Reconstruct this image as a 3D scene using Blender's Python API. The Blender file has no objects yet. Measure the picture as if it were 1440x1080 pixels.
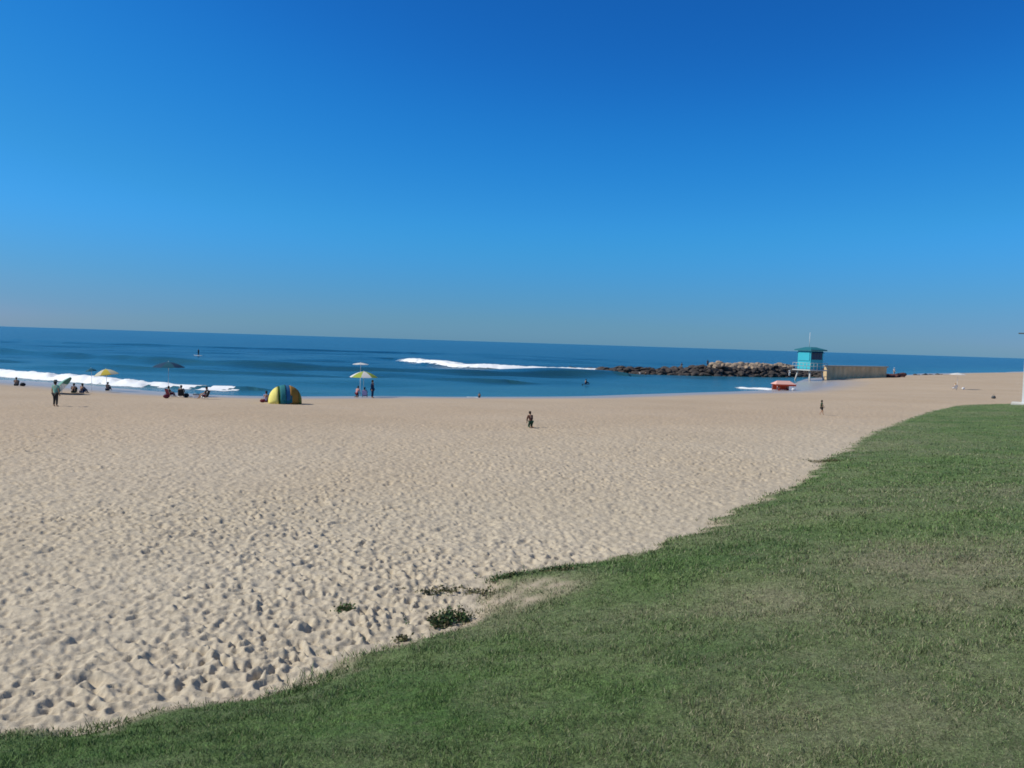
import bpy, bmesh, math, random
import numpy as np
from mathutils import Vector, Matrix, Euler
random.seed(7); rng = np.random.default_rng(11)
scn = bpy.context.scene; C = scn.collection
PI = math.pi; R = math.radians

# ------------------------------------------------------------------ camera
EYE = Vector((0, 0, 7.0)); F = 1130.0            # focal length in pixels of the 1440 wide photograph
cam_d = bpy.data.cameras.new('camera'); cam = bpy.data.objects.new('camera', cam_d); C.objects.link(cam)
cam_d.sensor_width = 36; cam_d.lens = 36*F/1440; cam_d.clip_end = 60000; cam_d.clip_start = .1
CM = Matrix.Rotation(R(90-2.98), 4, 'X') @ Matrix.Rotation(R(1.80), 4, 'Z')
cam.matrix_world = Matrix.Translation(EYE) @ CM
scn.camera = cam

# ------------------------------------------------------------------ sky, sun, exposure
SUN_EL, SUN_AZ = R(41), R(-93)                    # azimuth from +Y, clockwise
w = bpy.data.worlds.new('World'); scn.world = w; w.use_nodes = True
nt = w.node_tree; bg = nt.nodes['Background']
sky = nt.nodes.new('ShaderNodeTexSky'); sky.sky_type = 'NISHITA'; sky.sun_disc = False
sky.sun_elevation = SUN_EL; sky.sun_rotation = SUN_AZ
sky.altitude = 0; sky.air_density = 0.7; sky.dust_density = 0.3; sky.ozone_density = 1.5
# the photograph's colour rendering of the sky: a per-channel tone curve over the physical sky
pre = nt.nodes.new('ShaderNodeVectorMath'); pre.operation = 'SCALE'; pre.inputs['Scale'].default_value = .1
post = nt.nodes.new('ShaderNodeVectorMath'); post.operation = 'SCALE'; post.inputs['Scale'].default_value = 10
cv = nt.nodes.new('ShaderNodeRGBCurve'); cv.mapping.use_clip = False
for ch, pts in enumerate([[(0, 0), (.06, .006), (.105, .009), (.151, .018), (.204, .034), (.26, .052), (.354, .088), (.465, .135), (.62, .22), (1, .9)],
                          [(0, 0), (.10, .07), (.17, .122), (.245, .212), (.319, .280), (.397, .34), (.494, .40), (.60, .46), (.72, .52), (1, .9)],
                          [(0, 0), (.18, .27), (.313, .47), (.417, .63), (.50, .70), (.562, .74), (.602, .79), (.66, .84), (1, .98)]]):
    c = cv.mapping.curves[ch]
    while len(c.points) < len(pts): c.points.new(.5, .5)
    for p, (a, b) in zip(c.points, pts): p.location = (a, b)
cv.mapping.update()
nt.links.new(sky.outputs[0], pre.inputs[0]); nt.links.new(pre.outputs[0], cv.inputs['Color']); nt.links.new(cv.outputs[0], post.inputs[0]); 
# low haze band dulls the blue at the horizon; high overhead the curve fades back to the plain physical sky
geo_ = nt.nodes.new('ShaderNodeTexCoord'); sep = nt.nodes.new('ShaderNodeSeparateXYZ'); nt.links.new(geo_.outputs['Generated'], sep.inputs[0])
def mrange(a, b, c, d):
    m = nt.nodes.new('ShaderNodeMapRange'); m.interpolation_type = 'SMOOTHSTEP'
    for i_, v_ in enumerate((a, b, c, d)): m.inputs[i_+1].default_value = v_
    nt.links.new(sep.outputs['Z'], m.inputs[0]); return m.outputs[0]
mz = nt.nodes.new('ShaderNodeMix'); mz.data_type = 'RGBA'; mz.blend_type = 'MULTIPLY'; nt.links.new(mrange(.01, .15, 1, 0), mz.inputs[0])
nt.links.new(post.outputs[0], mz.inputs[6]); mz.inputs[7].default_value = (.87, .68, .63, 1)
mh = nt.nodes.new('ShaderNodeMix'); mh.data_type = 'RGBA'; nt.links.new(mrange(.38, .75, 0, 1), mh.inputs[0])
nt.links.new(mz.outputs[2], mh.inputs[6]); nt.links.new(sky.outputs[0], mh.inputs[7]); nt.links.new(mh.outputs[2], bg.inputs[0])
bg.inputs[1].default_value = 0.10
sd = bpy.data.lights.new('sun', 'SUN'); sun = bpy.data.objects.new('sun', sd); C.objects.link(sun)
sd.energy = 4.3; sd.angle = R(.5); sd.color = (1, .92, .80)
sv = Vector((math.sin(SUN_AZ)*math.cos(SUN_EL), math.cos(SUN_AZ)*math.cos(SUN_EL), math.sin(SUN_EL)))
sun.rotation_euler = sv.to_track_quat('Z', 'Y').to_euler(); sun.location = (0, 0, 60)
vs = scn.view_settings; vs.view_transform = 'Standard'; vs.look = 'None'; vs.exposure = 0.0; vs.gamma = 1; vs.use_curve_mapping = False

# ------------------------------------------------------------------ noise
def _h(ix, iy, s):
    n = (ix.astype(np.int64)*374761393 + iy.astype(np.int64)*668265263 + s*974634777) & 0xffffffff
    n = ((n ^ (n >> 13))*1274126177) & 0xffffffff
    return ((n ^ (n >> 16)) & 0xffff)/65535.0
def vnoise(x, y, s=0):
    ix = np.floor(x); iy = np.floor(y); fx = x-ix; fy = y-iy
    fx = fx*fx*(3-2*fx); fy = fy*fy*(3-2*fy)
    a = _h(ix, iy, s); b = _h(ix+1, iy, s); c = _h(ix, iy+1, s); d = _h(ix+1, iy+1, s)
    return (a+(b-a)*fx)*(1-fy) + (c+(d-c)*fx)*fy
def fbm(x, y, o=4, s=0):
    t = 0; a = .5; n = 0
    for k in range(o):
        t = t + a*vnoise(x, y, s+k*17); n += a; a *= .5; x = x*2.03+5.1; y = y*2.03+1.7
    return t/n                                     # 0..1

# ------------------------------------------------------------------ lay of the land
def ray(px, py):
    v = Vector(((px-720)/F, (540-py)/F, -1)); return (CM.to_3x3() @ v).normalized()
def at_z(px, py, z=0.0):
    d = ray(px, py); k = (z-EYE.z)/d.z
    return EYE + d*k
def seg_dist(x, y, P):
    best = np.full(x.shape, 1e18)
    for (ax, ay), (bx, by) in zip(P[:-1], P[1:]):
        dx, dy = bx-ax, by-ay
        t = np.clip(((x-ax)*dx+(y-ay)*dy)/(dx*dx+dy*dy+1e-12), 0, 1)
        best = np.minimum(best, (x-ax-t*dx)**2+(y-ay-t*dy)**2)
    return np.sqrt(best)
def inside(x, y, P):
    r = np.zeros(x.shape, bool); n = len(P)
    for i in range(n):
        ax, ay = P[i]; bx, by = P[(i+1) % n]
        if ay == by: continue
        r ^= ((ay > y) != (by > y)) & (x < (bx-ax)*(y-ay)/(by-ay)+ax)
    return r
def smooth_line(P, n=6):
    out = []; P = [np.array(p[:2], float) for p in P]
    Q = [2*P[0]-P[1]]+P+[2*P[-1]-P[-2]]
    for i in range(1, len(Q)-2):
        for k in range(n):
            t = k/n
            out.append(tuple(.5*((2*Q[i])+(Q[i+1]-Q[i-1])*t+(2*Q[i-1]-5*Q[i]+4*Q[i+1]-Q[i+2])*t*t+(3*Q[i]-Q[i-1]-3*Q[i+1]+Q[i+2])*t**3)))
    out.append(tuple(P[-1])); return out

sh_px = [(-60, 531), (0, 534), (90, 539), (180, 547), (260, 553), (320, 556), (420, 557.5), (540, 557), (640, 558), (800, 557.5), (900, 554.5), (1000, 551.5), (1060, 549.5), (1095, 546.5), (1118, 539), (1140, 532), (1200, 529), (1300, 526.5), (1400, 524)]
SHORE = smooth_line([(-3000, 330), (-900, 190), (-300, 140), (-120, 122)]+[tuple(at_z(a, b)[:2]) for a, b in sh_px]+[(900, 1000), (6000, 5600)], 5)
LAND = SHORE + [(7000, -4000), (-4000, -4000)]
def shore_t(x, y):
    d = seg_dist(x, y, SHORE); return np.where(inside(x, y, LAND), d, -d)
def sand_z(x, y, t=None):
    if t is None: t = shore_t(x, y)
    z = np.where(t > 0, 3.2*(1-np.exp(-np.maximum(t, 0)/50)), np.maximum(t*.06, -5))
    return z
def sand_hit(px, py, fn):
    d = ray(px, py); k = np.concatenate([np.linspace(3, 120, 1500), np.linspace(120, 900, 1500)])
    X = EYE.x+d.x*k; Y = EYE.y+d.y*k; Z = EYE.z+d.z*k
    g = Z-fn(X, Y); i = int(np.argmax(g < 0))
    if g[i] >= 0: i = len(k)-1
    kk = k[i-1]+(k[i]-k[i-1])*g[i-1]/(g[i-1]-g[i]+1e-12) if i else k[0]
    return (X[0]-d.x*3+d.x*kk, EYE.y+d.y*kk)
edge_px = [(0, 1037), (90, 1027), (180, 1006), (270, 993), (390, 974), (480, 940), (560, 903), (615, 885), (660, 850), (700, 822), (770, 806), (850, 795),
           (900, 777), (960, 757), (1000, 737), (1060, 706), (1110, 684), (1150, 655), (1200, 622), (1250, 598), (1300, 581), (1345, 571), (1400, 568.5), (1500, 569)]
ep = [sand_hit(a, b, sand_z) for a, b in edge_px]
LE = [(-40, -60), (-22, -14), (-13, 1), (-8.2, 6)] + ep + [(ep[-1][0]+14, ep[-1][1]-1), (ep[-1][0]+60, ep[-1][1]+4), (220, 90)]
LE = smooth_line(LE, 5)
LE = [(x+(1.0*float(fbm(np.array(x*1.1), np.array(y*1.1), 3, 5))-.5)*min(1, math.hypot(x, y)/12, (18/max(1, math.hypot(x, y)))**1.3), y) for x, y in LE]
LAWN = LE + [(220, -80)]
def lawn_s(x, y):
    d = seg_dist(x, y, LE); return np.where(inside(x, y, LAWN), d, -d)
def lawn_rise(x, y, s):
    r = np.hypot(x, y); far = np.clip((r-14)/30, 0, 1); far = far*far*(3-2*far)
    A = 2.5*(1-far)+.75*far; L = 9*(1-far)+11*far
    sp = np.maximum(s, 0)
    return A*(1-np.exp(-sp/L))
def ground_z(x, y):
    x = np.asarray(x, float); y = np.asarray(y, float)
    return sand_z(x, y)+lawn_rise(x, y, lawn_s(x, y))
def at(px, py):
    x, y = sand_hit(px, py, ground_z); return Vector((x, y, float(ground_z(x, y))))

# ------------------------------------------------------------------ materials
def mat(name, col, rough=.8, bump=0, bscale=20, var=0, vscale=4, metal=0, spec=.3, trans=0):
    m = bpy.data.materials.new(name); m.use_nodes = True; n = m.node_tree; b = n.nodes['Principled BSDF']
    b.inputs['Base Color'].default_value = (*col, 1); b.inputs['Roughness'].default_value = rough
    b.inputs['Metallic'].default_value = metal; b.inputs['Specular IOR Level'].default_value = spec
    tc = n.nodes.new('ShaderNodeTexCoord')
    if var:
        t = n.nodes.new('ShaderNodeTexNoise'); t.inputs['Scale'].default_value = vscale; t.inputs['Detail'].default_value = 5
        n.links.new(tc.outputs['Object'], t.inputs['Vector'])
        mx = n.nodes.new('ShaderNodeMix'); mx.data_type = 'RGBA'
        mx.inputs[6].default_value = (*[c*(1-var) for c in col], 1); mx.inputs[7].default_value = (*[min(1, c*(1+var)) for c in col], 1)
        n.links.new(t.outputs['Fac'], mx.inputs[0]); n.links.new(mx.outputs[2], b.inputs['Base Color'])
    if bump:
        t = n.nodes.new('ShaderNodeTexNoise'); t.inputs['Scale'].default_value = bscale; t.inputs['Detail'].default_value = 6
        n.links.new(tc.outputs['Object'], t.inputs['Vector'])
        bp = n.nodes.new('ShaderNodeBump'); bp.inputs['Strength'].default_value = bump; bp.inputs['Distance'].default_value = .05
        n.links.new(t.outputs['Fac'], bp.inputs['Height']); n.links.new(bp.outputs[0], b.inputs['Normal'])
    if trans:
        # thin cloth lets some sunlight through
        tr = n.nodes.new('ShaderNodeBsdfTranslucent'); tr.inputs[0].default_value = (*col, 1)
        ms = n.nodes.new('ShaderNodeMixShader'); ms.inputs[0].default_value = trans
        n.links.new(b.outputs[0], ms.inputs[1]); n.links.new(tr.outputs[0], ms.inputs[2])
        n.links.new(ms.outputs[0], n.nodes['Material Output'].inputs['Surface'])
    return m
def nodes(name):
    m = bpy.data.materials.new(name); m.use_nodes = True; n = m.node_tree
    return m, n, n.nodes['Principled BSDF']
def nd(n, t, **kw):
    x = n.nodes.new(t)
    for k, v in kw.items():
        if k.startswith('i_'): x.inputs[k[2:].replace('_', ' ')].default_value = v
        else: setattr(x, k, v)
    return x
def noise(n, vec, scale, detail=4, rough=.5):
    t = nd(n, 'ShaderNodeTexNoise'); t.inputs['Scale'].default_value = scale; t.inputs['Detail'].default_value = detail; t.inputs['Roughness'].default_value = rough
    n.links.new(vec, t.inputs['Vector']); return t.outputs['Fac']
def ramp(n, fac, a, b, ca=0., cb=1.):
    m = nd(n, 'ShaderNodeMapRange'); m.inputs[1].default_value = a; m.inputs[2].default_value = b; m.inputs[3].default_value = ca; m.inputs[4].default_value = cb
    n.links.new(fac, m.inputs[0]); return m.outputs[0]
def mixc(n, fac, a, b):
    m = nd(n, 'ShaderNodeMix', data_type='RGBA')
    if isinstance(fac, (int, float)): m.inputs[0].default_value = fac
    else: n.links.new(fac, m.inputs[0])
    for i, c in ((6, a), (7, b)):
        if isinstance(c, tuple): m.inputs[i].default_value = (*c, 1)
        else: n.links.new(c, m.inputs[i])
    return m.outputs[2]

# sand: dry tan sand, paler shell grit, damp glossy strip by the water
m_sand, n, b = nodes('dry_and_damp_sand')
tc = nd(n, 'ShaderNodeTexCoord').outputs['Object']
at_w = nd(n, 'ShaderNodeAttribute', attribute_name='wet').outputs['Fac']
c1 = mixc(n, ramp(n, noise(n, tc, .09, 4), .35, .65), (.475, .412, .305), (.52, .462, .355))
c2 = mixc(n, ramp(n, noise(n, tc, 9, 6, .7), .45, .72, 0, .75), c1, (.31, .265, .20))
c3 = mixc(n, ramp(n, noise(n, tc, 60, 3, .7), .52, .78, 0, .6), c2, (.66, .60, .50))
c3 = mixc(n, ramp(n, noise(n, tc, 24, 4, .8), .60, .72, 0, .55), c3, (.20, .17, .13))
at_f = nd(n, 'ShaderNodeAttribute', attribute_name='fine').outputs['Fac']
mf = nd(n, 'ShaderNodeMix', data_type='RGBA', blend_type='MULTIPLY'); n.links.new(at_f, mf.inputs[0]); n.links.new(c3, mf.inputs[6]); mf.inputs[7].default_value = (.95, .86, .80, 1)
c4 = mixc(n, at_w, mf.outputs[2], (.37, .345, .32))
n.links.new(c4, b.inputs['Base Color'])
n.links.new(ramp(n, at_w, 0, 1, .95, .32), b.inputs['Roughness']); b.inputs['Specular IOR Level'].default_value = .25
bp = nd(n, 'ShaderNodeBump'); bp.inputs['Distance'].default_value = .03
n.links.new(ramp(n, at_w, 0, .6, .55, .05), bp.inputs['Strength'])
n.links.new(noise(n, tc, 14, 8, .65), bp.inputs['Height']); n.links.new(bp.outputs[0], b.inputs['Normal'])

def grass_colour(n, tc, tone=None):
    dry = nd(n, 'ShaderNodeAttribute', attribute_name='dry').outputs['Fac']
    g = mixc(n, ramp(n, noise(n, tc, .35, 4), .35, .65), (.074, .158, .041), (.122, .205, .062))
    g = mixc(n, ramp(n, noise(n, tc, 2.6, 5, .7), .4, .7, 0, .6), g, (.055, .115, .038))
    g = mixc(n, ramp(n, noise(n, tc, 11, 5, .7), .5, .75, 0, .6), g, (.20, .225, .12))
    return mixc(n, dry, g, (.25, .24, .155)), dry
m_lawn, n, b = nodes('mown_turf')
tc = nd(n, 'ShaderNodeTexCoord').outputs['Object']
g, dry = grass_colour(n, tc)
bare = nd(n, 'ShaderNodeAttribute', attribute_name='bare').outputs['Fac']
th = nd(n, 'ShaderNodeMix', data_type='RGBA', blend_type='MULTIPLY'); th.inputs[0].default_value = 1; n.links.new(g, th.inputs[6])
tcb = nd(n, 'ShaderNodeCombineColor')
tv = nd(n, 'ShaderNodeMath', operation='MULTIPLY'); n.links.new(ramp(n, noise(n, tc, 38, 4, .8), .36, .64, .55, 1.4), tv.inputs[0]); n.links.new(ramp(n, noise(n, tc, 9, 4, .7), .35, .65, .72, 1.25), tv.inputs[1])
for i in range(3): n.links.new(tv.outputs[0], tcb.inputs[i])
n.links.new(tcb.outputs[0], th.inputs[7]); g = th.outputs[2]
g = mixc(n, bare, g, (.47, .40, .30)); n.links.new(g, b.inputs['Base Color'])
b.inputs['Roughness'].default_value = .9; b.inputs['Specular IOR Level'].default_value = .15
bp = nd(n, 'ShaderNodeBump'); bp.inputs['Distance'].default_value = .05; bp.inputs['Strength'].default_value = .8
n.links.new(noise(n, tc, 22, 8, .75), bp.inputs['Height']); n.links.new(bp.outputs[0], b.inputs['Normal'])
m_blade, n, b = nodes('grass_blades')
tc = nd(n, 'ShaderNodeTexCoord').outputs['Object']
g, dry = grass_colour(n, tc)
tone = nd(n, 'ShaderNodeAttribute', attribute_name='tone').outputs['Fac']
mm = nd(n, 'ShaderNodeMix', data_type='RGBA', blend_type='MULTIPLY'); mm.inputs[0].default_value = 1
n.links.new(g, mm.inputs[6])
cmb = nd(n, 'ShaderNodeCombineColor'); 
for i in range(3): n.links.new(tone, cmb.inputs[i])
n.links.new(cmb.outputs[0], mm.inputs[7]); n.links.new(mm.outputs[2], b.inputs['Base Color'])
b.inputs['Roughness'].default_value = .7; b.inputs['Specular IOR Level'].default_value = .2

# sea
m_sea, n, b = nodes('sea_water')
tcn = nd(n, 'ShaderNodeTexCoord').outputs['Object']
shal = nd(n, 'ShaderNodeAttribute', attribute_name='shallow').outputs['Fac']
mp = nd(n, 'ShaderNodeMapping'); mp.inputs['Scale'].default_value = (.35, 1, 1); mp.inputs['Rotation'].default_value = (0, 0, R(-12))
n.links.new(tcn, mp.inputs['Vector'])
deep = mixc(n, ramp(n, noise(n, mp.outputs[0], .045, 6, .6), .38, .62), (.004, .050, .088), (.014, .090, .138))
n.links.new(mixc(n, shal, deep, (.035, .165, .195)), b.inputs['Base Color'])
b.inputs['Roughness'].default_value = .22; b.inputs['IOR'].default_value = 1.33; b.inputs['Specular IOR Level'].default_value = .5
bp = nd(n, 'ShaderNodeBump'); bp.inputs['Distance'].default_value = .35; bp.inputs['Strength'].default_value = 1
ad = nd(n, 'ShaderNodeMath', operation='ADD')
n.links.new(noise(n, mp.outputs[0], .45, 5, .6), ad.inputs[0])
n.links.new(ramp(n, noise(n, mp.outputs[0], 2.2, 3, .6), 0, 1, 0, .35), ad.inputs[1])
n.links.new(ad.outputs[0], bp.inputs['Height']); n.links.new(bp.outputs[0], b.inputs['Normal'])
m_foam = mat('sea_foam', (.86, .9, .92), .7, .8, 3, .06, 1.2)

# ------------------------------------------------------------------ mesh helpers
def link_mesh(name, V, Fa, m, parent=None, smooth=True):
    me = bpy.data.meshes.new(name); V = np.asarray(V, np.float32); Fa = np.asarray(Fa, np.int32)
    k = Fa.shape[1]
    me.vertices.add(len(V)); me.vertices.foreach_set('co', V.ravel())
    me.loops.add(Fa.size); me.loops.foreach_set('vertex_index', Fa.ravel())
    me.polygons.add(len(Fa)); me.polygons.foreach_set('loop_start', np.arange(0, Fa.size, k, dtype=np.int32))
    me.polygons.foreach_set('loop_total', np.full(len(Fa), k, np.int32))
    me.polygons.foreach_set('use_smooth', np.full(len(Fa), smooth))
    me.update(calc_edges=True); me.materials.append(m)
    o = bpy.data.objects.new(name, me); C.objects.link(o)
    if parent: o.parent = parent
    return o
def attr(o, name, v):
    a = o.data.attributes.new(name, 'FLOAT', 'POINT'); a.data.foreach_set('value', np.asarray(v, np.float32).ravel())
def polar(rs, fine_n, coarse_n, half=43, cx=0, cy=0):
    a = np.concatenate([np.linspace(-half, half, fine_n), np.linspace(half, 360-half, coarse_n+2)[1:-1]])*PI/180
    rr, aa = np.meshgrid(rs, a, indexing='ij'); x = cx+rr*np.sin(aa); y = cy+rr*np.cos(aa)
    nr, na = rr.shape; i = np.arange(nr-1)[:, None]*na; j = np.arange(na)[None, :]; j2 = (j+1) % na
    Fq = np.stack([i+j, i+j2, i+na+j2, i+na+j], -1).reshape(-1, 4)[:, ::-1]
    return x.ravel(), y.ravel(), Fq
def keepfaces(x, y, z, Fq, mask, extra):
    Fq = Fq[mask[Fq].any(1)]; used = np.unique(Fq); idx = np.zeros(len(x), np.int64); idx[used] = np.arange(len(used))
    return np.stack([x, y, z], 1)[used], idx[Fq], [e[used] for e in extra]
def geo(a, b, ratio):
    n_ = max(2, int(math.log(b/a)/math.log(ratio))); return list(np.geomspace(a, b, n_))

# ------------------------------------------------------------------ trampled sand height map
GX0, GX1, GY0, GY1, CELL = -50., 60., 3., 85., .03
NX, NY = int((GX1-GX0)/CELL), int((GY1-GY0)/CELL)
HM = np.zeros((NY, NX), np.float32)
def stamp(x, y, ang, L, W, dep):
    rr = int(max(L, W)*2.6/CELL)+1; ci = int((x-GX0)/CELL); cj = int((y-GY0)/CELL)
    if ci-rr < 0 or cj-rr < 0 or ci+rr >= NX or cj+rr >= NY: return
    g = np.arange(-rr, rr+1)*CELL; X, Y = np.meshgrid(g, g)
    u = (X*math.cos(ang)+Y*math.sin(ang))/L; v = (-X*math.sin(ang)+Y*math.cos(ang))/W
    q = u*u+v*v
    HM[cj-rr:cj+rr+1, ci-rr:ci+rr+1] += (-dep*np.exp(-q**1.4)+dep*.42*np.exp(-(np.sqrt(q)-1.55)**2*6)).astype(np.float32)
# walkers' tracks plus scattered scuffs
def track(x, y, ang, steps):
    for k in range(steps):
        ang += random.gauss(0, .05); s = .1 if k % 2 else -.1
        x += math.cos(ang)*.62; y += math.sin(ang)*.62
        stamp(x-math.sin(ang)*s, y+math.cos(ang)*s, ang+random.gauss(0, .15), random.uniform(.10, .15), random.uniform(.045, .075), random.uniform(.025, .06))
for k in range(520):
    track(random.uniform(-45, 50), random.uniform(4, 80), random.choice([R(20), R(35), R(75), R(-10), R(110)])+random.gauss(0, .35), random.randint(15, 60))
for k in range(600):
    yy = 4+40*random.random()**1.3
    stamp(random.uniform(-.95, .5)*yy-1, yy, random.uniform(0, PI), random.uniform(.14, .24), random.uniform(.08, .13), random.uniform(.04, .075))
for k in range(44000):
    yy = 4+70*random.random()**1.6
    stamp(random.uniform(-.9, .75)*yy-2, yy, random.uniform(0, PI), random.uniform(.05, .13), random.uniform(.03, .07), random.uniform(.015, .055))
HM = np.clip(HM, -.11, .07)
def hm_sample(x, y):
    u = np.clip((x-GX0)/CELL, 0, NX-2); v = np.clip((y-GY0)/CELL, 0, NY-2); i = u.astype(int); j = v.astype(int); fu = u-i; fv = v-j
    h = (HM[j, i]*(1-fu)+HM[j, i+1]*fu)*(1-fv)+(HM[j+1, i]*(1-fu)+HM[j+1, i+1]*fu)*fv
    inb = (x > GX0) & (x < GX1) & (y > GY0) & (y < GY1)
    return np.where(inb, h, 0)
rs = [.3, 1, 2, 3.5]+geo(5, 62, 1.0036)+geo(62.4, 230, 1.011)[0:]+geo(238, 4500, 1.07)
x, y, Fq = polar(rs, 1120, 70)
t = shore_t(x, y); s = lawn_s(x, y); z = sand_z(x, y, t)
r = np.hypot(x, y)
amp = np.clip((t-12)/42, .0, 1)*np.clip((-s+.12)/.7, 0, 1)
calm = .35+1.1*np.clip((fbm(x*.10, y*.10, 4, 31)-.3)*1.8, 0, 1)+.35*np.clip(-x/14, 0, 1)*np.clip(1.6-y/22, 0, 1)
z = z+amp*(hm_sample(x, y)*calm*np.clip(1.25-r/75, .1, 1)+(fbm(x*1.9, y*1.9, 4, 3)-.5)*.06+(fbm(x*6.5, y*6.5, 3, 33)-.5)*.075)
z = z+np.clip(t/20, 0, 1)*(fbm(x*.12, y*.2, 3, 9)-.5)*.22
z = np.where(s > .25, z-.12*np.clip((s-.25)/.3, 0, 1)+lawn_rise(x, y, s)-.0, z+lawn_rise(x, y, s))
wet = np.clip((12+6*fbm(x*.05, y*.05, 2, 4)-t)/8, 0, 1)
ob = link_mesh('beach', np.stack([x, y, z], 1), Fq, m_sand); ob['kind'] = 'structure'; attr(ob, 'wet', wet); attr(ob, 'fine', np.clip((78-t+14*(fbm(x*.04, y*.1, 3, 66)-.5))/35, 0, 1))

# ------------------------------------------------------------------ lawn
spots = [(sand_hit(a, b_, ground_z), rr_, k_) for a, b_, rr_, k_ in
         [(600, 853, .9, 1.), (690, 850, .9, .8), (760, 832, .7, .55), (830, 815, .8, .5), (1270, 800, 2.2, .6), (1010, 845, 1.4, .4), (960, 1010, 1.0, .4), (1380, 700, 6, .35), (1150, 930, 1.6, .4), (1330, 880, 2.2, .45), (840, 885, .9, .35), (1180, 700, 3, .25), (1400, 1000, 1.4, .45), (1290, 780, 2.0, .5), (1420, 790, 2.5, .4), (1120, 860, .9, .5)]]
PX, PY = sand_hit(640, 848, ground_z)
def patch(x, y): return np.exp(-((x-PX)/1.9)**2-((y-PY)/.9)**2)
def dry_at(x, y, s):
    d = np.clip((fbm(x*.22+3, y*.22, 4, 41)-.48)*1.8, 0, .45)+np.clip((fbm(x*.9, y*.9, 5, 45)-.46)*2.2, 0, .7)*.5
    d = d+np.clip(x-2, 0, 9)*.018
    for (sx, sy), rr_, k_ in spots: d = d+.75*k_*np.exp(-((x-sx)**2+(y-sy)**2)/rr_**2)*(.6+.8*fbm(x*1.7, y*1.7, 3, 8))
    return np.clip(np.maximum(d*.68, 1.1*patch(x, y)), 0, .9)
def bare_at(x, y, s):
    nz = fbm(x*2.2, y*2.2, 4, 77); v = np.clip((.42-s)/.5+(nz-.5)*2.2, 0, 1)
    for (sx, sy), rr_, k_ in spots[:3]: v = np.maximum(v, np.clip(k_*1.5*np.exp(-((x-sx)**2+(y-sy)**2)/rr_**2)*(1+(nz-.5)*3.5)-.25, 0, 1))
    return v
rs = [.3, 1, 2]+geo(3, 110, 1.0075)+geo(112, 330, 1.05)
x, y, Fq = polar(rs, 760, 60)
s = lawn_s(x, y); s2 = s+(fbm(x*1.8, y*1.8, 4, 21)-.5)*.9
z = sand_z(x, y)+lawn_rise(x, y, s)+.03*np.clip(s2/.3, -.5, 1)+(fbm(x*.5, y*.5, 3, 6)-.5)*.10*np.clip(s/2, 0, 1)+(fbm(x*6, y*6, 3, 16)-.5)*.035
z = z+(fbm(x*.12, y*.2, 3, 9)-.5)*.22
V, Fk, (sk, xk, yk) = keepfaces(x, y, z, Fq, s2 > 0, [s, x, y])
lawn = link_mesh('lawn', V, Fk, m_lawn); lawn['kind'] = 'structure'
attr(lawn, 'dry', dry_at(xk, yk, sk)); attr(lawn, 'bare', bare_at(xk, yk, sk))
def lawn_surface(x, y, s):
    return sand_z(x, y)+lawn_rise(x, y, s)+.03+(fbm(x*.5, y*.5, 3, 6)-.5)*.10*np.clip(s/2, 0, 1)+(fbm(x*6, y*6, 3, 16)-.5)*.035+(fbm(x*.12, y*.2, 3, 9)-.5)*.22

# grass blades, thinning out with distance
def blades(N, r0, r1, a0, a1, hmul=1.):
    r_ = np.exp(rng.uniform(math.log(r0), math.log(r1), N)); a = rng.uniform(R(a0), R(a1), N)
    x = r_*np.sin(a); y = r_*np.cos(a); s = lawn_s(x, y); bare = bare_at(x, y, s); dry = dry_at(x, y, s)
    ok = (s > -.06-.75*np.clip((fbm(x*1.5, y*1.5, 3, 91)-.52)*4, 0, 1)*rng.random(N)-2.2*patch(x, y)*(fbm(x*3, y*3, 3, 93) > .48)*rng.random(N)) & (rng.random(N) > bare*.95) 
    x, y, s, r_, dry = x[ok], y[ok], s[ok], r_[ok], dry[ok]; N = len(x)
    z = lawn_surface(x, y, s)-.012
    sc = np.clip(r_/9, .8, 3.6)
    edge = 1+.9*np.exp(-np.maximum(s, 0)/.25)*rng.random(N)
    h = rng.uniform(.02, .055, N)*hmul*(.75+.9*np.clip((fbm(x*2.7, y*2.7, 4, 71)-.35)*2.2, 0, 1))*edge*np.sqrt(np.clip(sc, 0, 1.6))*(1-.15*dry); wd = .0046*sc*rng.uniform(.7, 1.4, N)
    th = rng.uniform(0, 2*PI, N); lx = rng.normal(0, .55, N)*h; ly = rng.normal(0, .55, N)*h
    P = np.empty((N, 3, 3)); 
    P[:, 0] = np.stack([x-np.cos(th)*wd, y-np.sin(th)*wd, z], 1); P[:, 1] = np.stack([x+np.cos(th)*wd, y+np.sin(th)*wd, z], 1)
    P[:, 2] = np.stack([x+lx, y+ly, z+h], 1)
    tone = rng.uniform(.35, 1.7, N)*(.75+.5*fbm(x*7, y*7, 2, 61)); straw = rng.random(N) < .08+.45*dry
    return P, np.where(straw, np.clip(dry+.6, 0, 1), dry*.45), np.where(straw, np.minimum(tone*1.15, 1.35), tone)
P, dry, tone = blades(1100000, 3.2, 150, -40, 42)
o = link_mesh('grass', P.reshape(-1, 3), np.arange(len(P)*3).reshape(-1, 3), m_blade, smooth=False); o['kind'] = 'stuff'
o['label'] = 'short green grass with dry straw patches covering the sloping lawn'; o['category'] = 'grass'
attr(o, 'dry', np.repeat(dry, 3)); attr(o, 'tone', np.repeat(tone, 3))

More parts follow.
